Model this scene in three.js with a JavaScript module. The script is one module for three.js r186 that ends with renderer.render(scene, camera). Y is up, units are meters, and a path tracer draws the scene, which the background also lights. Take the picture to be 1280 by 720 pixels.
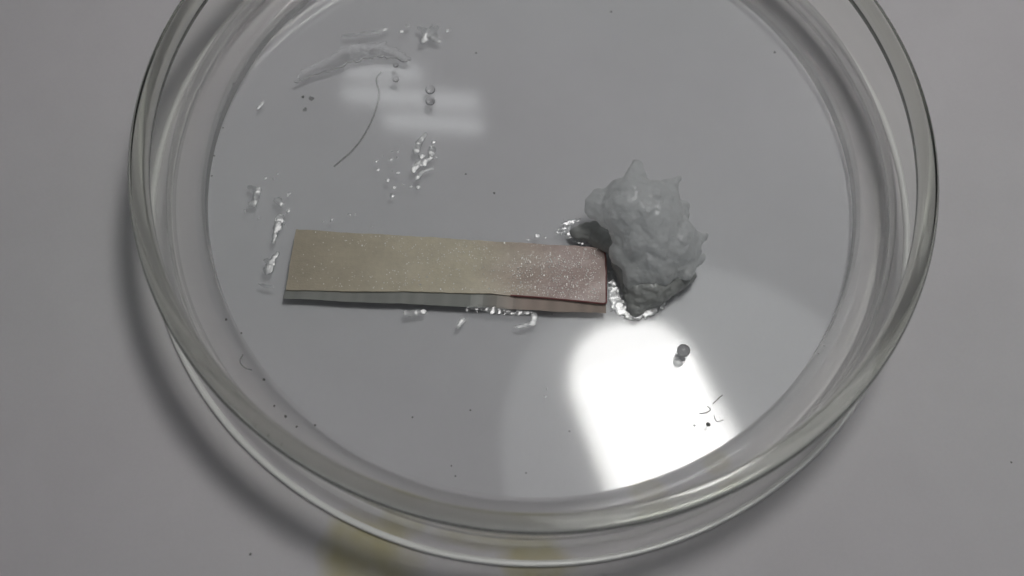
import * as THREE from 'three';
import { ImprovedNoise } from 'three/addons/math/ImprovedNoise.js';
import { mergeGeometries } from 'three/addons/utils/BufferGeometryUtils.js';
import { RectAreaLightUniformsLib } from 'three/addons/lights/RectAreaLightUniformsLib.js';

// ---------------------------------------------------------------- camera, room light, lamps, exposure
const MM = 0.001;                       // every length below is written in millimetres
const scene = new THREE.Scene();
const camera = new THREE.PerspectiveCamera(28.95, 16 / 9, 0.01, 20);
camera.position.set(-1.902 * MM, 126.09 * MM, 70.14 * MM);
camera.up.set(-0.05809, 0.40186, -0.91386);
camera.lookAt(-1.902 * MM + 0.00099, 126.09 * MM - 0.91538, 70.14 * MM - 0.40259);
camera.focus = 0.1375; camera.userData.fStop = 18;
const EXPOSURE = 5;
const ROOM = 0.065 / EXPOSURE;            // the dim room round the bench
const LAMP = 8 / EXPOSURE;             // the square lamp over the dish
const LAMP_GLOW = 15.5 / EXPOSURE;
const ADDED_DISC = 1.15 / EXPOSURE;          // added glowing disc behind it, for the pale patch mirrored in the floor
const TUBE = 3.2 / EXPOSURE;            // three small tubes farther off
const WARM = new THREE.Color(1, 0.985, 0.965);
scene.background = new THREE.Color(ROOM * 0.98, ROOM, ROOM * 1.03);
const renderer = new THREE.WebGLRenderer({ antialias: true });
renderer.toneMapping = THREE.LinearToneMapping;
renderer.toneMappingExposure = EXPOSURE;
renderer.shadowMap.enabled = true;
renderer.setSize(1024, 576);
RectAreaLightUniformsLib.init();

// ---------------------------------------------------------------- helpers
let seed = 20240611;
const rnd = () => { seed = (seed * 1664525 + 1013904223) >>> 0; return seed / 4294967296; };
const pick = (a, b) => a + (b - a) * rnd();
const perlin = new ImprovedNoise();
const noise = (x, y, z) => perlin.noise(x + 31.7, y + 11.3, z + 5.9);
const names = new Map();
function numbered(n) { const k = names.get(n) ?? 0; names.set(n, k + 1); return k ? n + '_' + String(k).padStart(3, '0') : n; }
function tag(o, label, category, group, kind) {
  if (label) o.userData.label = label;
  if (category) o.userData.category = category;
  if (group) o.userData.group = group;
  if (kind) o.userData.kind = kind;
  return o;
}
function base(name, [x, y, z] = [0, 0, 0]) { const g = new THREE.Group(); g.name = numbered(name); g.position.set(x * MM, y * MM, z * MM); scene.add(g); return g; }
function mesh(name, geometry, material, parent = scene, at = [0, 0, 0]) {   // geometry in millimetres
  const m = new THREE.Mesh(geometry, material);
  m.name = parent === scene ? numbered(name) : name;
  geometry.userData.scaled || (geometry.scale(MM, MM, MM), geometry.userData.scaled = true);
  m.position.set(at[0] * MM, at[1] * MM, at[2] * MM);
  m.castShadow = m.receiveShadow = true; parent.add(m); return m;
}
// a closed skin where f(x, y, z) < 0, on a grid (naive surface nets)
function skin(f, lo, hi, cell) {
  const n = [0, 1, 2].map((k) => Math.ceil((hi[k] - lo[k]) / cell) + 1), [nx, ny, nz] = n;
  const v = new Float32Array(nx * ny * nz), at = (i, j, k) => i + nx * (j + ny * k);
  for (let k = 0; k < nz; k++) for (let j = 0; j < ny; j++) for (let i = 0; i < nx; i++) v[at(i, j, k)] = f(lo[0] + i * cell, lo[1] + j * cell, lo[2] + k * cell);
  const id = new Int32Array(nx * ny * nz).fill(-1), pos = [], idx = [];
  for (let k = 0; k < nz - 1; k++) for (let j = 0; j < ny - 1; j++) for (let i = 0; i < nx - 1; i++) {
    let c = 0, x = 0, y = 0, z = 0;
    const g = (a) => v[at(i + (a & 1), j + ((a >> 1) & 1), k + (a >> 2))];
    for (let a = 0; a < 8; a++) for (const bit of [1, 2, 4]) {
      if (a & bit) continue;
      const p = g(a), q = g(a | bit);
      if ((p < 0) === (q < 0)) continue;
      const t = p / (p - q);
      x += (a & 1) + (bit === 1 ? t : 0); y += ((a >> 1) & 1) + (bit === 2 ? t : 0); z += (a >> 2) + (bit === 4 ? t : 0); c++;
    }
    if (c) { id[at(i, j, k)] = pos.length / 3; pos.push(lo[0] + (i + x / c) * cell, lo[1] + (j + y / c) * cell, lo[2] + (k + z / c) * cell); }
  }
  const quad = (a, b, c, d, flip) => { if (flip) idx.push(a, c, b, b, c, d); else idx.push(a, b, c, b, d, c); };
  for (let k = 1; k < nz - 1; k++) for (let j = 1; j < ny - 1; j++) for (let i = 1; i < nx - 1; i++) {
    const s = v[at(i, j, k)] < 0;
    if (s !== v[at(i + 1, j, k)] < 0) quad(id[at(i, j - 1, k - 1)], id[at(i, j, k - 1)], id[at(i, j - 1, k)], id[at(i, j, k)], !s);
    if (s !== v[at(i, j + 1, k)] < 0) quad(id[at(i - 1, j, k - 1)], id[at(i - 1, j, k)], id[at(i, j, k - 1)], id[at(i, j, k)], !s);
    if (s !== v[at(i, j, k + 1)] < 0) quad(id[at(i - 1, j - 1, k)], id[at(i, j - 1, k)], id[at(i - 1, j, k)], id[at(i, j, k)], !s);
  }
  const geo = new THREE.BufferGeometry();
  geo.setAttribute('position', new THREE.Float32BufferAttribute(pos, 3)); geo.setIndex(idx); geo.computeVertexNormals();
  return geo;
}
const smin = (a, b, k) => { const h = Math.max(k - Math.abs(a - b), 0) / k; return Math.min(a, b) - h * h * k / 4; };
// distance to a tapered capsule a -> b, each [x, y, z, r]
function cone(x, y, z, a, b) {
  const dx = b[0] - a[0], dy = b[1] - a[1], dz = b[2] - a[2];
  const t = Math.min(1, Math.max(0, ((x - a[0]) * dx + (y - a[1]) * dy + (z - a[2]) * dz) / (dx * dx + dy * dy + dz * dz + 1e-9)));
  return Math.hypot(x - a[0] - t * dx, y - a[1] - t * dy, z - a[2] - t * dz) - a[3] - t * (b[3] - a[3]);
}
const canvasTexture = (w, h, paint, srgb = true) => {
  const data = new Uint8Array(w * h * 4);
  for (let j = 0; j < h; j++) for (let i = 0; i < w; i++) { const c = paint(i / w, j / h, i, j), o = (j * w + i) * 4; for (let k = 0; k < 3; k++) data[o + k] = Math.max(0, Math.min(255, c[k])); data[o + 3] = 255; }
  const t = new THREE.DataTexture(data, w, h); t.magFilter = t.minFilter = THREE.LinearFilter; if (srgb) t.colorSpace = THREE.SRGBColorSpace; t.needsUpdate = true; return t;
};
const toS = (c) => 255 * (c <= 0.0031308 ? 12.92 * c : 1.055 * Math.pow(c, 1 / 2.4) - 0.055);

// ---------------------------------------------------------------- materials
const TABLE = 460;                       // the sheet under the dish, millimetres a side
const stains = [[-16.41, 49.14, 5.2, 6.0, 1.3], [2.51, 48.33, 4.2, 3.6, 1.25], [-12.88, 44.04, 3.0, 2.2, 0.8], [-3.76, 45.14, 5.0, 1.6, 0.8], [14.96, 39.02, 2.2, 1.7, 0.5], [23.04, 35.45, 2.0, 1.7, 0.5]];
const paperMap = canvasTexture(2048, 2048, (u, v) => {
  const x = (u - 0.5) * TABLE, z = (v - 0.5) * TABLE;
  const m = noise(x / 34, 0, z / 34) * 0.030 + noise(x / 11, 4, z / 11) * 0.016 + noise(x / 3.1, 8, z / 3.1) * 0.010 + (rnd() - 0.5) * 0.014;
  let c = [0.715 + m, 0.697 + m, 0.718 + m];
  const hue = noise(x / 40, 20, z / 40) * 0.018; c[0] += hue; c[2] += 0.6 * hue;
  for (const [sx, sz, rx, rz, much] of stains) {
    const wob = 1 + 0.35 * noise(x / 4, 40, z / 4), d = Math.hypot((x - sx) / rx, (z - sz) / rz) / wob;
    const k = Math.max(0, Math.min(1, (1.15 - d) / 0.45)) * much * (0.8 + 0.3 * noise(x / 1.7, 60, z / 1.7));
    c = [c[0] * (1 - 0.15 * k), c[1] * (1 - 0.18 * k), c[2] * (1 - 0.40 * k)];
  }
  return c.map(toS);
});
const film = canvasTexture(1024, 1024, (u, v) => { const s = 128 + 60 * noise(u * 150, v * 150, 2) + 50 * noise(u * 70, v * 70, 4) + 40 * noise(u * 300, v * 300, 8) + 40 * noise(u * 20, v * 20, 6); return [s, s, s]; }, false);
film.wrapS = film.wrapT = THREE.RepeatWrapping;
const M = {
  paper: new THREE.MeshStandardMaterial({ name: 'white paper', map: paperMap, roughness: 0.75 }),
  glass: new THREE.MeshPhysicalMaterial({ name: 'dish glass', color: 0xffffff, roughness: 0.015, transmission: 1, thickness: 2, ior: 1.5, attenuationColor: new THREE.Color(0.55, 0.565, 0.48), attenuationDistance: 6 * MM }),
  pane: new THREE.MeshPhysicalMaterial({ name: 'dish floor glass', color: new THREE.Color(0.992, 0.999, 1), roughness: 0.056, transmission: 1, thickness: 0, ior: 1.5, bumpMap: film, bumpScale: 0.0012 * MM, specularIntensity: 0.62 }),
  glint: new THREE.MeshPhysicalMaterial({ name: 'painted glint', color: new THREE.Color(0.95, 0.95, 0.93), roughness: 0.15, metalness: 0.3, clearcoat: 1 }),  // near-white specks put on the lump as painted highlights
  corner: new THREE.MeshPhysicalMaterial({ name: 'moulded glass', color: 0xffffff, roughness: 0.02, transparent: true, opacity: 0.5, transmission: 1, thickness: 2, ior: 1.48, attenuationColor: new THREE.Color(0.78, 0.79, 0.70), attenuationDistance: 30 * MM }),
  foot: new THREE.MeshPhysicalMaterial({ name: 'added caustic ring', color: new THREE.Color(0.95, 0.95, 0.945), roughness: 0.3, ior: 1.8, clearcoat: 0.6, clearcoatRoughness: 0.3 }),  // near-white, stands in for light focused by the glass
  wall: new THREE.MeshPhysicalMaterial({ name: 'wall glass', color: new THREE.Color(0.985, 0.988, 0.975), roughness: 0.03, transmission: 1, thickness: 0, ior: 1.45, specularIntensity: 0.5 }),
  water: new THREE.MeshPhysicalMaterial({ name: 'water', color: new THREE.Color(0.92, 0.925, 0.925), roughness: 0.29, transmission: 1, thickness: 0, ior: 1.75 }),
  puddle: new THREE.MeshPhysicalMaterial({ name: 'puddle water', color: new THREE.Color(0.95, 0.955, 0.955), roughness: 0.22, transmission: 1, thickness: 0, ior: 1.7 }),
  sheet_water: new THREE.MeshPhysicalMaterial({ name: 'sheet of water', color: 0xffffff, roughness: 0.03, transmission: 1, thickness: 1, ior: 1.5, transparent: true, opacity: 0.8 }),
  clear_water: new THREE.MeshPhysicalMaterial({ name: 'clear water bead', color: 0xffffff, roughness: 0.02, transmission: 1, thickness: 1, ior: 1.36 }),
};

// ---------------------------------------------------------------- lamps (outside the frame; they make the light, shadows and reflections)
{
  const lamp = base('square_lamp', [60, 300, -65]);
  tag(lamp, 'small lamp with a bright squarish face and an added round glowing disc above the dish', 'lamp');
  const glow = new THREE.MeshStandardMaterial({ name: 'lamp diffuser', color: 0xffffff, roughness: 0.6, emissive: WARM, emissiveIntensity: LAMP_GLOW });
  const face = [[43.5, -29.6], [31, -60], [25.5, -75], [26.5, -90], [36, -101], [54, -106], [69, -98], [79.1, -80.3], [90.4, -59.4], [95.7, -48.4], [73.5, -26.8]];
  const dg = new THREE.ExtrudeGeometry(new THREE.Shape(new THREE.SplineCurve([...face, face[0]].map(([x, z]) => new THREE.Vector2(x - 60, -(z + 65)))).getPoints(66).slice(0, -1)), { depth: 1.5, bevelEnabled: false }); dg.rotateX(-Math.PI / 2);
  mesh('diffuser', dg, glow, lamp, [0, 0.6, 0]);
  const addedDisc = new THREE.MeshStandardMaterial({ name: 'lamp shade', color: 0xf2f2ee, roughness: 0.8, emissive: new THREE.Color(0.97, 1, 1), emissiveIntensity: ADDED_DISC });  // glow added to give the pale patch mirrored in the floor
  mesh('added_disc', new THREE.LatheGeometry([[0, 0], [76.5, 0], [77.5, 1], [76, 4], [40, 16], [0, 18]].map(([x, y]) => new THREE.Vector2(x, y)), 96), addedDisc, lamp, [15, 3, 10]);
  mesh('cord', new THREE.CylinderGeometry(2, 2, 200, 12), new THREE.MeshStandardMaterial({ color: 0x222222, roughness: 0.6 }), lamp, [15, 121, 10]);
  const l = new THREE.RectAreaLight(WARM, LAMP, 44 * MM, 46 * MM);
  l.rotation.set(-Math.PI / 2, 0, THREE.MathUtils.degToRad(21.7)); l.position.set(-2 * MM, -1 * MM, 0); lamp.add(l);

  const rack = base('tube_lamp', [-86, 600, -404]);
  tag(rack, 'small lamp with three short white tubes in front of the dish', 'lamp');
  const tube = new THREE.MeshStandardMaterial({ name: 'lamp tube', color: 0xffffff, roughness: 0.5, emissive: new THREE.Color(0.97, 0.99, 1), emissiveIntensity: TUBE * 0.4 });
  mesh('housing', new THREE.BoxGeometry(150, 6, 76), new THREE.MeshStandardMaterial({ color: 0x4a4a4c, roughness: 0.6 }), rack, [0, 14, 0]);
  for (const [x0, x1, z] of [[-56, 6, -22], [-53, 52, 1], [-20, 56, 23]]) {
    const t = new THREE.CapsuleGeometry(5.5, x1 - x0 - 11, 6, 16); t.rotateZ(Math.PI / 2);
    mesh('tube', t, tube, rack, [(x0 + x1) / 2, 5, z]);
    const r = new THREE.RectAreaLight(new THREE.Color(0.97, 0.99, 1), TUBE * 0.8, (x1 - x0) * MM, 11 * MM);
    r.rotation.set(-Math.PI / 2, 0, 0); r.position.set((x0 + x1) / 2 * MM, -1.5 * MM, z * MM); rack.add(r);
  }
}

// ---------------------------------------------------------------- the sheet of paper on the bench
{
  const g = new THREE.BoxGeometry(TABLE, 4, TABLE); g.translate(0, -2, 0);
  const uv = g.attributes.uv, p = g.attributes.position;
  for (let i = 0; i < p.count; i++) uv.setXY(i, p.getX(i) / TABLE + 0.5, p.getZ(i) / TABLE + 0.5);
  tag(mesh('table_surface', g, M.paper), 'plain white paper surface with two yellowish stains under the dish', undefined, undefined, 'structure');
}

// ---------------------------------------------------------------- the petri dish
const FLOOR = 1.2;
{
  const dish = base('petri_dish');
  tag(dish, 'round clear glass petri dish holding the beige strip and grey lump', 'petri dish');
  const arc = (cx, cy, r, a0, a1, n) => Array.from({ length: n + 1 }, (_, i) => { const a = (a0 + (a1 - a0) * i / n) * Math.PI / 180; return [cx + r * Math.cos(a), cy + r * Math.sin(a)]; });
  const turned = (p) => new THREE.LatheGeometry(p.map(([x, y]) => new THREE.Vector2(x, y)), 360);
  // the thick moulded corner between floor and wall
  mesh('base_corner', turned([[40.95, 1.1], [42.2, 0.3], [44, 0.28], [45.2, 0.4], [45.7, 0.8], [45.85, 1.6], [45.6, 3.4], [45.07, 5.5], ...arc(41.4, 4.8, 3.55, -4, -88, 14), [40.95, 1.18], [40.95, 1.1]]), M.corner, dish);
  mesh('caustic_ring', turned([[47.75, 0.05], [48.45, 0.05], [48.55, 0.2], [48.5, 0.4], [48.35, 0.48], [48.1, 0.45], [47.85, 0.38], [47.75, 0.2], [47.75, 0.05]]), M.foot, dish);  // added white ring in place of the bright caustic arc
  mesh('wall', mergeGeometries([turned([[47.15, 0.6], [47.1, 3], [47.2, 8], [47.25, 11.38]]), turned([[45.3, 11.38], [45.2, 9], [45.08, 5.53]])]), M.wall, dish);
  mesh('rim', turned([[45.35, 11.42], [47.2, 11.42], ...arc(46.9, 12.85, 0.58, -15, 84, 10), ...arc(45.75, 12.95, 0.5, 96, 195, 10), [45.2, 12], [45.35, 11.42]]), M.glass, dish);
  const top = new THREE.CircleGeometry(40.95, 256), under = new THREE.CircleGeometry(42.6, 256); top.rotateX(-Math.PI / 2); under.rotateX(Math.PI / 2); top.translate(0, FLOOR, 0); under.translate(0, 0.3, 0);
  for (const g of [top, under]) { const p = g.attributes.position, uv = g.attributes.uv; for (let i = 0; i < p.count; i++) uv.setXY(i, p.getX(i) / 60, p.getZ(i) / 60); }
  mesh('floor_pane', mergeGeometries([top, under]), M.pane, dish);
}

// ---------------------------------------------------------------- the beige strip
const BOW = 0.6;                         // the strip's front edge is bowed inwards
const bil = (q, u, v, k) => (k === 2 && q.bowed ? -BOW * v * v * Math.sin(Math.PI * Math.pow(Math.min(1, Math.max(0, u)), 1.4)) : 0) +  (1 - v) * ((1 - u) * q[0][k] + u * q[1][k]) + v * ((1 - u) * q[3][k] + u * q[2][k]);
function slab(quad, h0, h1, nu, nv, wav = 0, foot = quad) {    // quad: four [x, y, z] corners of its top (y unused); a closed slab with gently uneven top and edges
  const pos = [], uv = [], idx = [];
  const P = (u, v, top) => {
    const e = (v === 0 || v === 1) ? 0.16 * noise(u * 9, v * 7, 3) + 0.08 * noise(u * 40, v * 7, 9) : 0, s = (u === 0 || u === 1) ? 0.08 * noise(v * 9, u * 5, 13) : 0;
    const q = top ? quad : foot; pos.push(bil(q, u, v, 0) + s, (top ? h1 + wav * (noise(u * 7, v * 2.5, 1) * 0.12 + noise(u * 40, v * 9, 2) * 0.03) : h0), bil(q, u, v, 2) + e); uv.push(u, v);
    return pos.length / 3 - 1;
  };
  const grid = (top) => { const id = []; for (let j = 0; j <= nv; j++) for (let i = 0; i <= nu; i++) id.push(P(i / nu, j / nv, top)); 
    for (let j = 0; j < nv; j++) for (let i = 0; i < nu; i++) { const a = id[j * (nu + 1) + i], b = a + 1, c = a + nu + 1, d = c + 1; top ? idx.push(a, c, b, b, c, d) : idx.push(a, b, c, b, d, c); } };
  grid(true); grid(false);
  const ring = []; for (let i = 0; i < nu; i++) ring.push([i / nu, 0]); for (let j = 0; j < nv; j++) ring.push([1, j / nv]); for (let i = nu; i > 0; i--) ring.push([i / nu, 1]); for (let j = nv; j > 0; j--) ring.push([0, j / nv]);
  for (let i = 0; i < ring.length; i++) { const [a, b] = ring[i], [c, d] = ring[(i + 1) % ring.length]; const p = P(a, b, true), q = P(a, b, false), r = P(c, d, true), s = P(c, d, false); idx.push(p, r, q, q, r, s); }
  const g = new THREE.BufferGeometry(); g.setAttribute('position', new THREE.Float32BufferAttribute(pos, 3)); g.setAttribute('uv', new THREE.Float32BufferAttribute(uv, 2)); g.setIndex(idx); g.computeVertexNormals(); return g;
}
{
  const strip = base('test_strip', [0, 0, 0]);
  tag(strip, 'long beige strip with glittering wet top lying across the dish floor', 'strip');
  const top = [[-28.88, 1.95, 9.35], [9.51, 1.95, 9.40], [9.76, 1.95, 16.92], [-29.07, 1.95, 17.48]];
  top.bowed = true;
  const foot = [[-29.06, 1.22, 9.55], [9.49, 1.22, 9.49], [9.75, 1.22, 17.88], [-29.36, 1.22, 18.35]];
  const low = [[-28.92, 1.70, 9.34], [9.54, 1.70, 9.39], [9.68, 1.70, 16.93], [-29.11, 1.70, 17.48]];
  low.bowed = true;
  const map = canvasTexture(1024, 256, (u, v) => {
    const n = 0.06 * noise(u * 14, v * 3, 1) + 0.04 * noise(u * 60, v * 14, 2) + 0.05 * (rnd() - 0.5) + 0.05 * noise(u * 6, v * 1.2, 7);
    const k = Math.max(0, Math.min(1, (u - 0.56 + 0.06 * noise(v * 3, u * 4, 5)) / 0.3)), l = Math.max(0, Math.min(1, (0.42 - u) / 0.42));
    let c = [0.645, 0.585, 0.44];
    c = c.map((x, i) => x * (1 - l) + [0.465, 0.41, 0.31][i] * l); c = c.map((x, i) => x * (1 - k) + [0.475, 0.352, 0.318][i] * k);
    return c.map((x) => toS(x * (1 + n * 1.6)));
  });
  const bump = canvasTexture(1024, 256, (u, v, i, j) => { const s = noise(u * 130, v * 32, 3) * 60 + noise(u * 260, v * 60, 5) * 50 + 128; return [s, s, s]; }, false);
  mesh('film', slab(top, 1.72, 1.95, 90, 18, 1), new THREE.MeshPhysicalMaterial({ name: 'beige film', map, bumpMap: bump, bumpScale: 0.05 * MM, roughness: 0.55, clearcoat: 0.5, clearcoatRoughness: 0.3 }), strip);
  mesh('backing', slab(low, FLOOR + 0.02, 1.7, 60, 8, 0, foot), new THREE.MeshPhysicalMaterial({ name: 'grey green backing', roughness: 0.3, clearcoat: 0.4, map: canvasTexture(256, 32, (u, v) => {
    const k = Math.max(0, Math.min(1, (u - 0.6) / 0.15)), n = 1 + 0.25 * noise(u * 30, v * 3, 1) + ((u > 0.575 && u < 0.615) || (u > 0.66 && u < 0.71) ? 0.3 : 0);
    return [0.39 + 0.12 * k, 0.40 + 0.02 * k, 0.375 - 0.01 * k].map((c) => toS(c * n));
  }) }), strip);
  // dark red line along the front and right edge of the brown end
  const red = [[0.70, 1], [0.8, 1], [0.9, 1], [0.99, 1.0], [1.0, 0.97], [1, 0.6], [1, 0.2], [0.995, 0.02]].map(([u, v]) => new THREE.Vector3(bil(top, u, v, 0), 1.93, bil(top, u, v, 2)));
  mesh('red_edge', new THREE.TubeGeometry(new THREE.CatmullRomCurve3(red, false, 'catmullrom', 0.1), 120, 0.11, 6), new THREE.MeshStandardMaterial({ name: 'dark red edge', color: new THREE.Color(0.22, 0.075, 0.07), roughness: 0.5 }), strip);
  const one = new THREE.CylinderGeometry(0.8, 1, 1, 6);
  const g = new THREE.InstancedMesh(one, new THREE.MeshPhysicalMaterial({ name: 'glitter', color: new THREE.Color(0.95, 0.94, 0.9), roughness: 0.42, metalness: 0.45 }), 1300);
  const m = new THREE.Matrix4(), q = new THREE.Quaternion(), UP = new THREE.Vector3(0, 1, 0), tilt = new THREE.Vector3();
  for (let i = 0; i < 1300; i++) {
    let u = Math.pow(rnd(), 0.62), v = rnd(); if (rnd() < 0.35) u = pick(0.7, 0.99); u = 0.012 + u * 0.976; v = 0.02 + v * 0.95;
    const r = pick(0.038, 0.075) * (rnd() < 0.1 ? 1.5 : 1);
    q.setFromUnitVectors(UP, tilt.set(0.16 + pick(-0.3, 0.3), 1, 0.1 + pick(-0.3, 0.3)).normalize());  // flakes turned between lamp and camera, so the sparkle is built in
    m.compose(new THREE.Vector3(bil(top, u, v, 0) * MM, 1.985 * MM, bil(top, u, v, 2) * MM), q, new THREE.Vector3(r * MM, r * 0.3 * MM, r * pick(0.7, 1.5) * MM));
    g.setMatrixAt(i, m);
  }
  g.name = 'glitter'; tag(g, undefined, undefined, undefined, 'stuff'); g.castShadow = g.receiveShadow = true; strip.add(g);
}

// ---------------------------------------------------------------- the grey lump at the strip's right end
{
  const lump = base('wet_lump');
  tag(lump, 'spiky grey translucent lump at the right end of the strip', 'lump');
  const C = (p, r) => [p[0], p[1], p[2], r];
  const cones = [
    [C([12.51, 6.30, 6.13], 4.0), C([14.66, 6.30, 6.64], 3.6)], [C([14.87, 4.80, 9.35], 3.9), C([17.16, 4.50, 9.60], 3.4)], [C([10.35, 5.60, 5.90], 2.4), C([8.35, 5.90, 5.09], 1.5)],
    [C([12.03, 7.80, 5.10], 2.6), C([12.65, 8.80, 1.42], 0.5)], [C([15.00, 7.30, 5.18], 2.4), C([17.55, 7.80, 2.52], 0.5)], [C([16.60, 6.30, 6.73], 2.2), C([18.16, 6.30, 5.75], 0.9)],
    [C([17.87, 4.30, 9.45], 2.2), C([21.31, 4.80, 8.50], 0.4)], [C([18.00, 3.50, 9.82], 2.2), C([20.73, 3.50, 11.05], 0.6)], [C([9.34, 5.80, 5.30], 1.9), C([6.85, 6.30, 5.29], 0.4)],
    [C([8.61, 5.30, 5.41], 1.6), C([7.16, 5.30, 6.28], 0.5)], [C([15.02, 3.80, 12.10], 3.0), C([13.63, 3.30, 13.03], 2.2)], [C([17.53, 3.30, 11.70], 2.0), C([19.28, 3.30, 12.66], 1.1)],
    [C([12.57, 3.80, 10.10], 2.6), C([11.64, 3.50, 11.10], 1.8)],
  ];
  const worley = (x, y, z, s) => {    // distance to the nearest and second-nearest of scattered points: facets
    x /= s; y /= s; z /= s; const X = Math.floor(x), Y = Math.floor(y), Z = Math.floor(z); let a = 9, b = 9;
    for (let i = -1; i < 2; i++) for (let j = -1; j < 2; j++) for (let k = -1; k < 2; k++) {
      const h = (n) => { const t = Math.sin((X + i) * 127.1 + (Y + j) * 311.7 + (Z + k) * 74.7 + n * 53.3) * 43758.5453; return t - Math.floor(t); };
      const d = Math.hypot(X + i + h(1) - x, Y + j + h(2) - y, Z + k + h(3) - z); if (d < a) { b = a; a = d; } else if (d < b) b = d;
    } return [a, b];
  };
  const body = (x, y, z) => {
    let d = 9; for (const [a, b] of cones) d = smin(d, cone(x, y, z, a, b), 0.9);
    if (d > 1.2) return d;
    const [a, b] = worley(x, y, z, 3.1);
    return Math.max(d + 0.55 * (a - 0.5) - 0.3 * Math.min(0.35, b - a) + 0.25 * noise(x * 0.9, y * 0.9, z * 0.9) + 0.13 * (Math.abs(noise(x * 1.7, y * 1.7, z * 1.7)) - 0.2) + 0.055 * noise(x * 3.3, y * 3.3, z * 3.3) + 0.02 * noise(x * 6.5, y * 6.5, z * 6.5), FLOOR + 0.15 - y);
  };
  mesh('lump_body', skin(body, [4, 1.0, -3], [26, 11.5, 21], 0.15), new THREE.MeshPhysicalMaterial({ name: 'wet grey mass', color: new THREE.Color(0.9, 0.915, 0.92), roughness: 0.72, transmission: 0.6, thickness: 0, ior: 1.36, clearcoat: 0.6, clearcoatRoughness: 0.16 }), lump);
  const skinOf = lump.children[0].geometry.attributes.position, shine = new THREE.InstancedMesh(new THREE.IcosahedronGeometry(1, 1), M.glint, 110), at = new THREE.Matrix4();
  for (let i = 0; i < 110; i++) { let k, n = 0; do { k = Math.floor(rnd() * skinOf.count); } while (n++ < 60 && (skinOf.getY(k) < 4 * MM || rnd() < 0.5 + 0.5 * noise(skinOf.getX(k) * 400, skinOf.getZ(k) * 400, 3) * 2)); const r = pick(0.03, 0.075) * MM; at.makeScale(r, r, r * pick(0.8, 1.6)).setPosition(skinOf.getX(k), skinOf.getY(k), skinOf.getZ(k)); shine.setMatrixAt(i, at); }
  shine.name = 'glint'; tag(shine, undefined, undefined, undefined, 'stuff'); lump.add(shine);
  const soak = [[C([8.30, 1.70, 7.14], 1.5), C([6.01, 1.60, 7.35], 0.9)], [C([8.80, 1.90, 8.32], 1.2), C([10.26, 2.30, 8.97], 1.4)], [C([13.83, 1.90, 15.06], 2.0), C([13.40, 1.50, 17.03], 1.1)], [C([15.26, 2.10, 14.73], 2.2), C([18.23, 1.90, 13.17], 1.4)], [C([18.69, 2.10, 12.69], 1.4), C([19.91, 1.90, 12.53], 0.8)], [C([11.78, 2.30, 11.61], 1.5), C([13.83, 1.90, 15.06], 1.8)]];
  mesh('soaked_base', skin((x, y, z) => { let d = 9; for (const [a, b] of soak) d = smin(d, cone(x, y, z, a, b), 0.8); return Math.max(d + 0.25 * noise(x * 1.3, y * 1.3, z * 1.3) + 0.1 * noise(x * 3, y * 3, z * 3), FLOOR + 0.1 - y); }, [3, 0.9, 3], [26, 5.8, 22], 0.16),
    new THREE.MeshPhysicalMaterial({ name: 'soaked dark base', color: new THREE.Color(0.56, 0.575, 0.56), roughness: 0.6, transmission: 0.4, thickness: 0, ior: 1.36, clearcoat: 0.6, clearcoatRoughness: 0.1 }), lump).userData.label = 'darker soaked base of the lump';
}

// ---------------------------------------------------------------- water on the dish floor
// Drop tops are tilted between lamp and camera, so the glint is shaped in.
const glintTilt = (x, z) => [0.115 - 0.0045 * x, 0.14 - 0.0042 * z];
function chainSkin(chains, { flat = 1.5, rough = 0.25, cell = 0.08, blend = 0.12, n = 1, slope = 1, top = 0.42, fat = 1.25 } = {}) {   // chains: lists of [[x, z], r]; a drop standing on the glass
  const y0 = FLOOR + 0.02, blobs = []; let lo = [1e9, y0 - 2 * cell, 1e9], hi = [-1e9, y0, -1e9], R = 0;
  for (const c of chains) c.forEach(([[x, z], r], i) => {
    blobs.push([x, z, r * fat]);
    if (i + 1 < c.length) { const [[x1, z1], r1] = c[i + 1], L = Math.hypot(x1 - x, z1 - z), k = Math.max(1, Math.round(L / (0.7 * Math.min(r, r1) + 0.06))); for (let s = 1; s < k; s++) blobs.push([x + (x1 - x) * s / k, z + (z1 - z) * s / k, fat * (r + (r1 - r) * s / k) * (0.9 + 0.2 * rnd())]); }
  });
  for (const [x, z, r] of blobs) { lo[0] = Math.min(lo[0], x - r - 0.4); lo[2] = Math.min(lo[2], z - r - 0.4); hi[0] = Math.max(hi[0], x + r + 0.4); hi[2] = Math.max(hi[2], z + r + 0.4); R = Math.max(R, r); }
  hi[1] = y0 + (R + 0.3) / flat + 3 * cell;
  const tops = blobs.map(([x, z, r]) => { const [a, b] = glintTilt(x, z); return [x, z, r, a * slope * pick(0.6, 1.3), b * slope * pick(0.6, 1.3), top * r / flat]; });
  return skin((x, y, z) => {
    const Y = (y - y0) * flat; let d = 9;
    const wob = rough * (noise(x * 1.6 * n, 2, z * 1.6 * n) * 0.7 + noise(x * 4 * n, 7, z * 4 * n) * 0.35);
    for (const [bx, bz, r, a, b, h] of tops) {
      const dx = x - bx, dz = z - bz, e = Math.hypot(dx, Y, dz) - r + wob;
      if (e > 0.6) { d = Math.min(d, e); continue; }
      d = smin(d, -smin(-e, -(y - y0 - h + a * dx + b * dz) * 1.2, 0.06), blend);
    }
    return Math.max(d, y0 - y);
  }, lo, hi, cell);
}
function drop(name, label, category, chains, options, group, material = M.water) {
  return tag(mesh(name, chainSkin(chains, options), material), label, category, group);
}
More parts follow.
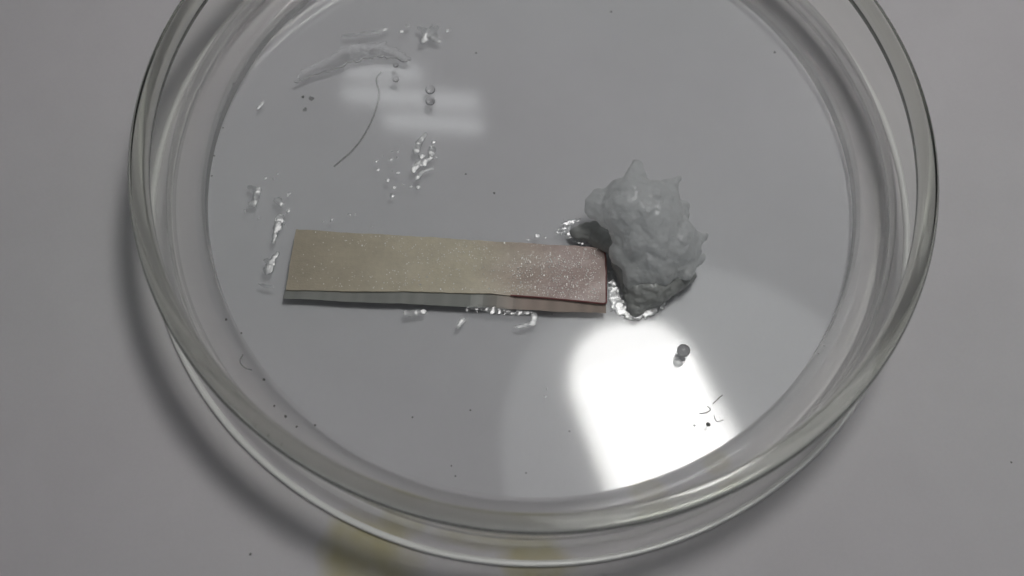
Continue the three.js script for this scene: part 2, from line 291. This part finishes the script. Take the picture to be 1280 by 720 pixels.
drop('water_streak', 'ragged streak of water, the widest of all, at the upper left of the dish', 'water', [[[[-32.05, -12.39], 0.15], [[-30.38, -14.28], 0.75], [[-28.79, -15.15], 0.85], [[-27.17, -15.91], 0.95], [[-25.72, -17.29], 1.25], [[-23.44, -18.10], 1.3], [[-21.01, -18.53], 1.15], [[-18.90, -17.90], 0.7], [[-16.99, -17.00], 0.35]]], { flat: 1.6, slope: 0.2, top: 0.22, fat: 1.08, rough: 0.5, cell: 0.09, n: 0.9 }, undefined, M.sheet_water);
drop('water_strand', 'thin straight strand of water just above the wide ragged streak', 'water', [[[[-26.60, -20.36], 0.18], [[-23.74, -20.95], 0.24], [[-21.10, -21.67], 0.2], [[-20.71, -22.09], 0.2]]], { cell: 0.07, rough: 0.18 });
drop('water_drop', 'star shaped water drop near the top of the dish', 'water drop', [[[[-14.90, -21.58], 0.55], [[-16.51, -22.53], 0.2]], [[[-14.90, -21.58], 0.55], [[-13.92, -22.84], 0.22]], [[[-14.90, -21.58], 0.6], [[-15.76, -20.21], 0.3]], [[[-14.90, -21.58], 0.6], [[-13.51, -20.50], 0.28]], [[[-14.90, -21.58], 0.3], [[-14.72, -23.32], 0.12]]], { cell: 0.07, rough: 0.18 });
drop('water_drop', 'twisted S shaped water drop below the three light streaks', 'water drop', [[[[-14.12, -5.84], 0.2], [[-14.74, -4.59], 0.36], [[-15.13, -3.13], 0.4]], [[[-13.11, -3.62], 0.42], [[-13.11, -2.43], 0.36], [[-13.76, -1.56], 0.4], [[-14.76, -1.26], 0.42], [[-15.19, -0.29], 0.36]], [[[-14.35, -2.47], 0.35]]], { cell: 0.065, rough: 0.30, flat: 1.4 });
drop('water_drop', 'thin curved water drop hooked under the twisted S shaped drop', 'water drop', [[[[-14.59, 0.73], 0.28], [[-14.16, -0.24], 0.2], [[-12.77, -0.80], 0.16]]], { cell: 0.06, rough: 0.15 });
drop('water_drop', 'bent water drop farthest left, above the left end of the strip', 'water drop', [[[[-35.75, 3.41], 0.25], [[-34.47, 3.90], 0.4], [[-34.52, 4.94], 0.36], [[-34.80, 5.75], 0.46]]], { cell: 0.07, rough: 0.30 });
drop('water_drop', 'small bright blob of water between the bent drop and the strip', 'water drop', [[[[-31.87, 5.10], 0.42], [[-31.29, 5.64], 0.3]]], { cell: 0.07, rough: 0.24 });
drop('water_drop', 'long tapering water drop just left of the strip upper corner', 'water drop', [[[[-31.23, 7.56], 0.5], [[-31.28, 8.68], 0.46], [[-31.51, 9.92], 0.3], [[-31.55, 11.03], 0.17]]], { cell: 0.07, rough: 0.24 });
drop('water_drop', 'kinked water drop beside the left end of the strip', 'water drop', [[[[-30.78, 12.30], 0.2], [[-31.33, 13.32], 0.32], [[-31.70, 14.86], 0.46]], [[[-31.38, 13.65], 0.3], [[-32.31, 13.38], 0.18]]], { cell: 0.07, rough: 0.24 });
drop('water_drop', 'faint thin sliver of water near the lower left corner of the strip', 'water drop', [[[[-32.62, 16.64], 0.13], [[-31.71, 16.90], 0.2], [[-30.73, 16.94], 0.12]]], { cell: 0.05, rough: 0.09 });
drop('water_drop', 'short slanting water drop near the upper left wall of the dish', 'water drop', [[[[-36.22, -8.24], 0.2], [[-35.72, -9.14], 0.2]]], { cell: 0.05, rough: 0.12 });
drop('water_drop', 'oblong water drop lying in front of the middle of the strip', 'water drop', [[[[-14.23, 19.38], 0.38], [[-13.27, 19.22], 0.36], [[-12.32, 19.05], 0.36]]], { cell: 0.07, rough: 0.18 });
drop('water_drop', 'small slanted water drop in front of the strip, right of the oblong drop', 'water drop', [[[[-7.94, 20.66], 0.26], [[-7.42, 19.79], 0.3]]], { cell: 0.06, rough: 0.12 });
drop('water_drop', 'upright water drop in front of the brown end of the strip', 'water drop', [[[[1.13, 18.63], 0.38], [[0.99, 19.78], 0.3], [[-1.01, 20.33], 0.14]]], { cell: 0.07, rough: 0.21 });
drop('puddle', 'small sparkling puddle at the left foot of the lump above the strip', 'puddle', [[[[3.84, 7.40], 0.4], [[4.80, 6.10], 0.55], [[5.99, 5.57], 0.4]], [[[4.63, 7.13], 0.6], [[6.66, 8.00], 0.75], [[8.37, 8.34], 0.5]]], { flat: 2.4, rough: 0.7, cell: 0.1, n: 1.6 }, undefined, M.puddle);
drop('puddle', 'larger clear puddle between the strip end and the underside of the lump', 'puddle', [[[[10.73, 12.03], 0.5], [[10.77, 14.62], 0.75], [[11.39, 16.93], 0.9], [[13.15, 17.66], 0.85], [[15.39, 16.89], 0.8], [[17.45, 14.84], 0.6], [[19.03, 13.45], 0.4]], [[[12.94, 15.87], 1.3], [[15.39, 15.40], 1.2]]], { flat: 2.2, rough: 0.65, cell: 0.11, n: 1.4 }, undefined, M.puddle);
drop('puddle', 'thin film of water along the front edge of the strip', 'puddle', [[[[-6.96, 18.08], 0.35], [[-4.32, 18.34], 0.5], [[-1.59, 18.59], 0.42], [[1.31, 18.30], 0.3]]], { flat: 2.4, rough: 0.4, cell: 0.1 }, undefined, M.puddle);

// round beads
function bead(name, label, at, r, group, squash = 0.75, material = M.clear_water) {
  const g = new THREE.SphereGeometry(r, 28, 20), p = g.attributes.position;
  for (let i = 0; i < p.count; i++) p.setY(i, p.getY(i) * squash);
  g.computeVertexNormals();
  return tag(mesh(name, g, material, scene, [at[0], FLOOR + 0.02 + r * squash, at[1]]), label, 'water drop', group);
}
bead('water_bead', 'round dark bead of water on the edge of the large bright reflection', [19.05, 22.37], 0.78, undefined, 0.95, new THREE.MeshPhysicalMaterial({ name: 'dark bead', color: 0xffffff, roughness: 0.03, transmission: 1, thickness: 1, ior: 1.45, attenuationColor: new THREE.Color(0.4, 0.4, 0.4), attenuationDistance: 3.2 * MM }));
bead('water_bead', 'faint clear bead added as the mirror image of the dark bead, just below and left of it', [18.46, 23.73], 0.6, undefined, 0.4, M.water);  // flat bead in place of the dark bead mirrored in the floor
bead('water_bead', 'upper grey round bead of water in the middle light streak', [-14.04, -12.38], 0.66);
bead('water_bead', 'lower round bead of water touching the middle light streak from below', [-13.89, -10.64], 0.62);
bead('water_bead', 'tiny round bead in the top light streak, just below the wide water streak', [-18.95, -16.10], 0.36);
bead('water_bead', 'tiny round bead between the top and middle light streaks', [-18.73, -13.82], 0.42);

// droplets too small to tell apart: one label to each scatter
function scatter(label, group, list) {
  for (const [at, r] of list) tag(mesh('droplet', chainSkin([[[at, r], [[at[0] + pick(-0.6, 0.6) * r, at[1] + pick(-0.8, 0.8) * r], r * pick(0.5, 0.9)]]], { cell: 0.05, rough: 0.13, n: 2, fat: 0.9 }), M.water), label, 'water drop', group);
}
scatter('tiny water droplet in the scatter round the twisted S shaped drop', 'droplets round the twisted drop', [[[-20.02, -1.38], 0.26], [[-19.68, -0.10], 0.34], [[-18.20, -1.73], 0.28], [[-17.42, -2.14], 0.2], [[-17.11, 0.08], 0.3], [[-18.31, 1.32], 0.36], [[-17.40, 2.31], 0.34], [[-17.60, 3.47], 0.36], [[-16.23, 1.77], 0.2], [[-15.29, 2.05], 0.26], [[-14.38, 1.99], 0.34], [[-18.22, -3.04], 0.2], [[-17.39, -2.98], 0.24], [[-17.84, -0.11], 0.18], [[-12.89, -4.72], 0.34], [[-12.50, -2.47], 0.28], [[-19.18, -2.26], 0.16], [[-16.43, 0.73], 0.15]]);
scatter('tiny water droplet scattered above and left of the strip near the bent drop', 'droplets round the bent drop', [[[-33.82, 2.01], 0.28], [[-32.80, 2.06], 0.26], [[-32.30, 1.21], 0.24], [[-30.59, 4.10], 0.32], [[-35.65, 6.83], 0.28], [[-33.80, 7.84], 0.24], [[-30.27, 6.48], 0.3], [[-30.43, 8.29], 0.2]]);
scatter('tiny water droplet along the back edge of the strip', 'droplets behind the strip', [[[-25.71, 7.64], 0.2], [[-24.73, 7.47], 0.24], [[-22.64, 6.43], 0.26], [[-21.83, 6.49], 0.18], [[-19.57, 7.92], 0.2], [[1.05, 7.92], 0.38], [[-0.12, 8.55], 0.24], [[2.06, 8.08], 0.2]]);
scatter('small water droplet on either side of the star shaped drop', 'droplets beside the star drop', [[[-17.94, -22.69], 0.36], [[-18.72, -21.71], 0.36], [[-12.46, -22.28], 0.36], [[-11.94, -22.59], 0.2]]);
scatter('tiny water droplet along the front edge of the strip', 'droplets before the strip', [[[-11.57, 17.53], 0.2], [[-7.03, 18.51], 0.26], [[-5.76, 18.64], 0.2], [[4.49, 17.57], 0.3], [[3.25, 18.28], 0.2]]);
scatter('tiny bright droplet on the bare floor right of or left of the large reflection', 'droplets on the bare floor', [[[36.06, 20.40], 0.18], [[35.42, 21.46], 0.18], [[5.86, 32.99], 0.2], [[3.06, 27.99], 0.21], [[2.91, 28.98], 0.2]]);

// ---------------------------------------------------------------- hairs, scratches and dirt
const grey = new THREE.MeshStandardMaterial({ name: 'dull grey dirt', color: new THREE.Color(0.16, 0.16, 0.155), roughness: 0.8 });
const pale = new THREE.MeshStandardMaterial({ name: 'pale hair', transparent: true, opacity: 0.35, color: new THREE.Color(0.46, 0.46, 0.45), roughness: 0.7 });
function hair(label, pts, r, material = pale, y = FLOOR + 0.01) {
  const c = new THREE.CatmullRomCurve3(pts.map(([x, z]) => new THREE.Vector3(x, FLOOR + 0.03 + r, z)));
  const g = new THREE.TubeGeometry(c, 60, r, 6), p = g.attributes.position;
  for (let i = 0; i < p.count; i++) p.setY(i, y + (p.getY(i) - FLOOR - 0.03) * 0.3);
  g.computeVertexNormals();
  return tag(mesh('hair', g, material), label, 'hair');
}
hair('long thin curved hair crossing the light streaks down to the left', [[-20.95, -15.83], [-21.49, -14.77], [-20.91, -12.28], [-21.16, -9.52], [-22.16, -6.02], [-23.44, -3.53], [-25.61, -0.88]], 0.13, pale, 0.06);
hair('short dark hair slanting on the right edge of the large reflection', [[23.73, 27.42], [23.06, 28.05], [22.57, 28.58]], 0.065, grey);
hair('short dark curl in the right part of the large reflection', [[20.95, 29.85], [21.71, 29.71], [22.28, 29.28], [21.91, 28.91]], 0.075, grey);
hair('thin angled hair below the dark curl in the large reflection', [[22.64, 29.94], [23.00, 30.70], [23.76, 30.46]], 0.05, grey);
hair('small curled hair near the lower left wall of the dish', [[-33.10, 25.81], [-33.34, 26.73], [-32.66, 27.49], [-31.78, 27.73]], 0.09);
function speck(label, at, r, group, y = FLOOR + 0.02, material = grey) {
  const g = new THREE.IcosahedronGeometry(r, 2), p = g.attributes.position, k = rnd() * 9;
  for (let i = 0; i < p.count; i++) { const s = 1 + 0.5 * noise(p.getX(i) / r + k, p.getY(i) / r, p.getZ(i) / r); p.setXYZ(i, p.getX(i) * s * 1.2, p.getY(i) * 0.2 * s, p.getZ(i) * s); }
  g.computeVertexNormals(); const m = mesh('dirt_speck', g, material, scene, [at[0], y + r * 0.2, at[1]]); m.rotation.y = rnd() * 6;
  return tag(m, label, 'dirt speck', group);
}
speck('dark oval flake of dirt in the right part of the large reflection', [21.96, 31.15], 0.24);
speck('faint dark flake left of the oval flake in the large reflection', [20.37, 31.34], 0.14, undefined, FLOOR + 0.02, pale);
speck('small dark fleck just below the left tip of the wide water streak', [-30.95, -11.21], 0.16, undefined, 0.02);
speck('dull oval smudge right of the dark fleck below the wide water streak', [-29.76, -11.04], 0.3, undefined, 0.02, pale);
speck('faint broad smudge below the dark fleck near the wide water streak', [-30.38, -9.26], 0.26, undefined, 0.02, pale);
for (const a of [[-12.53, 31.97], [-7.00, 38.66], [-7.55, 37.48], [-8.56, 43.15], [-5.81, 30.69], [1.07, 37.81]]) speck('tiny dark speck on the bare lower floor of the dish', a, pick(0.07, 0.13), 'specks on the lower floor', 0.02);
for (const a of [[-30.20, 28.83], [-25.63, 34.30], [-23.55, 33.98], [-27.08, 33.14], [-33.69, 23.19], [-35.76, 21.57], [-28.55, 31.97]]) speck('tiny dark speck along the lower left rim of the dish floor', a, pick(0.08, 0.16), 'specks along the lower left wall', FLOOR + 0.1);
for (const a of [[-41.08, -7.17], [-40.79, -0.81], [-40.32, -5.03], [-40.63, 2.11], [-40.02, -11.84]]) speck('tiny dark speck along the upper left edge of the dish floor', a, pick(0.08, 0.13), 'specks along the upper left wall');
for (const a of [[32.31, -22.81], [9.76, -28.03], [-8.58, -0.96], [-4.73, 1.58], [-8.48, -19.81]]) speck('tiny faint speck on the upper floor of the dish', a, pick(0.1, 0.15), 'specks on the upper floor', 0.02, pale);
speck('tiny dark fleck on the paper at the right side of the photo', [57.65, 33.20], 0.1, undefined, 0.01);
speck('tiny dark fleck on the paper at the lower left corner of the photo', [-29.09, 48.81], 0.13, undefined, 0.01);

renderer.render(scene, camera);
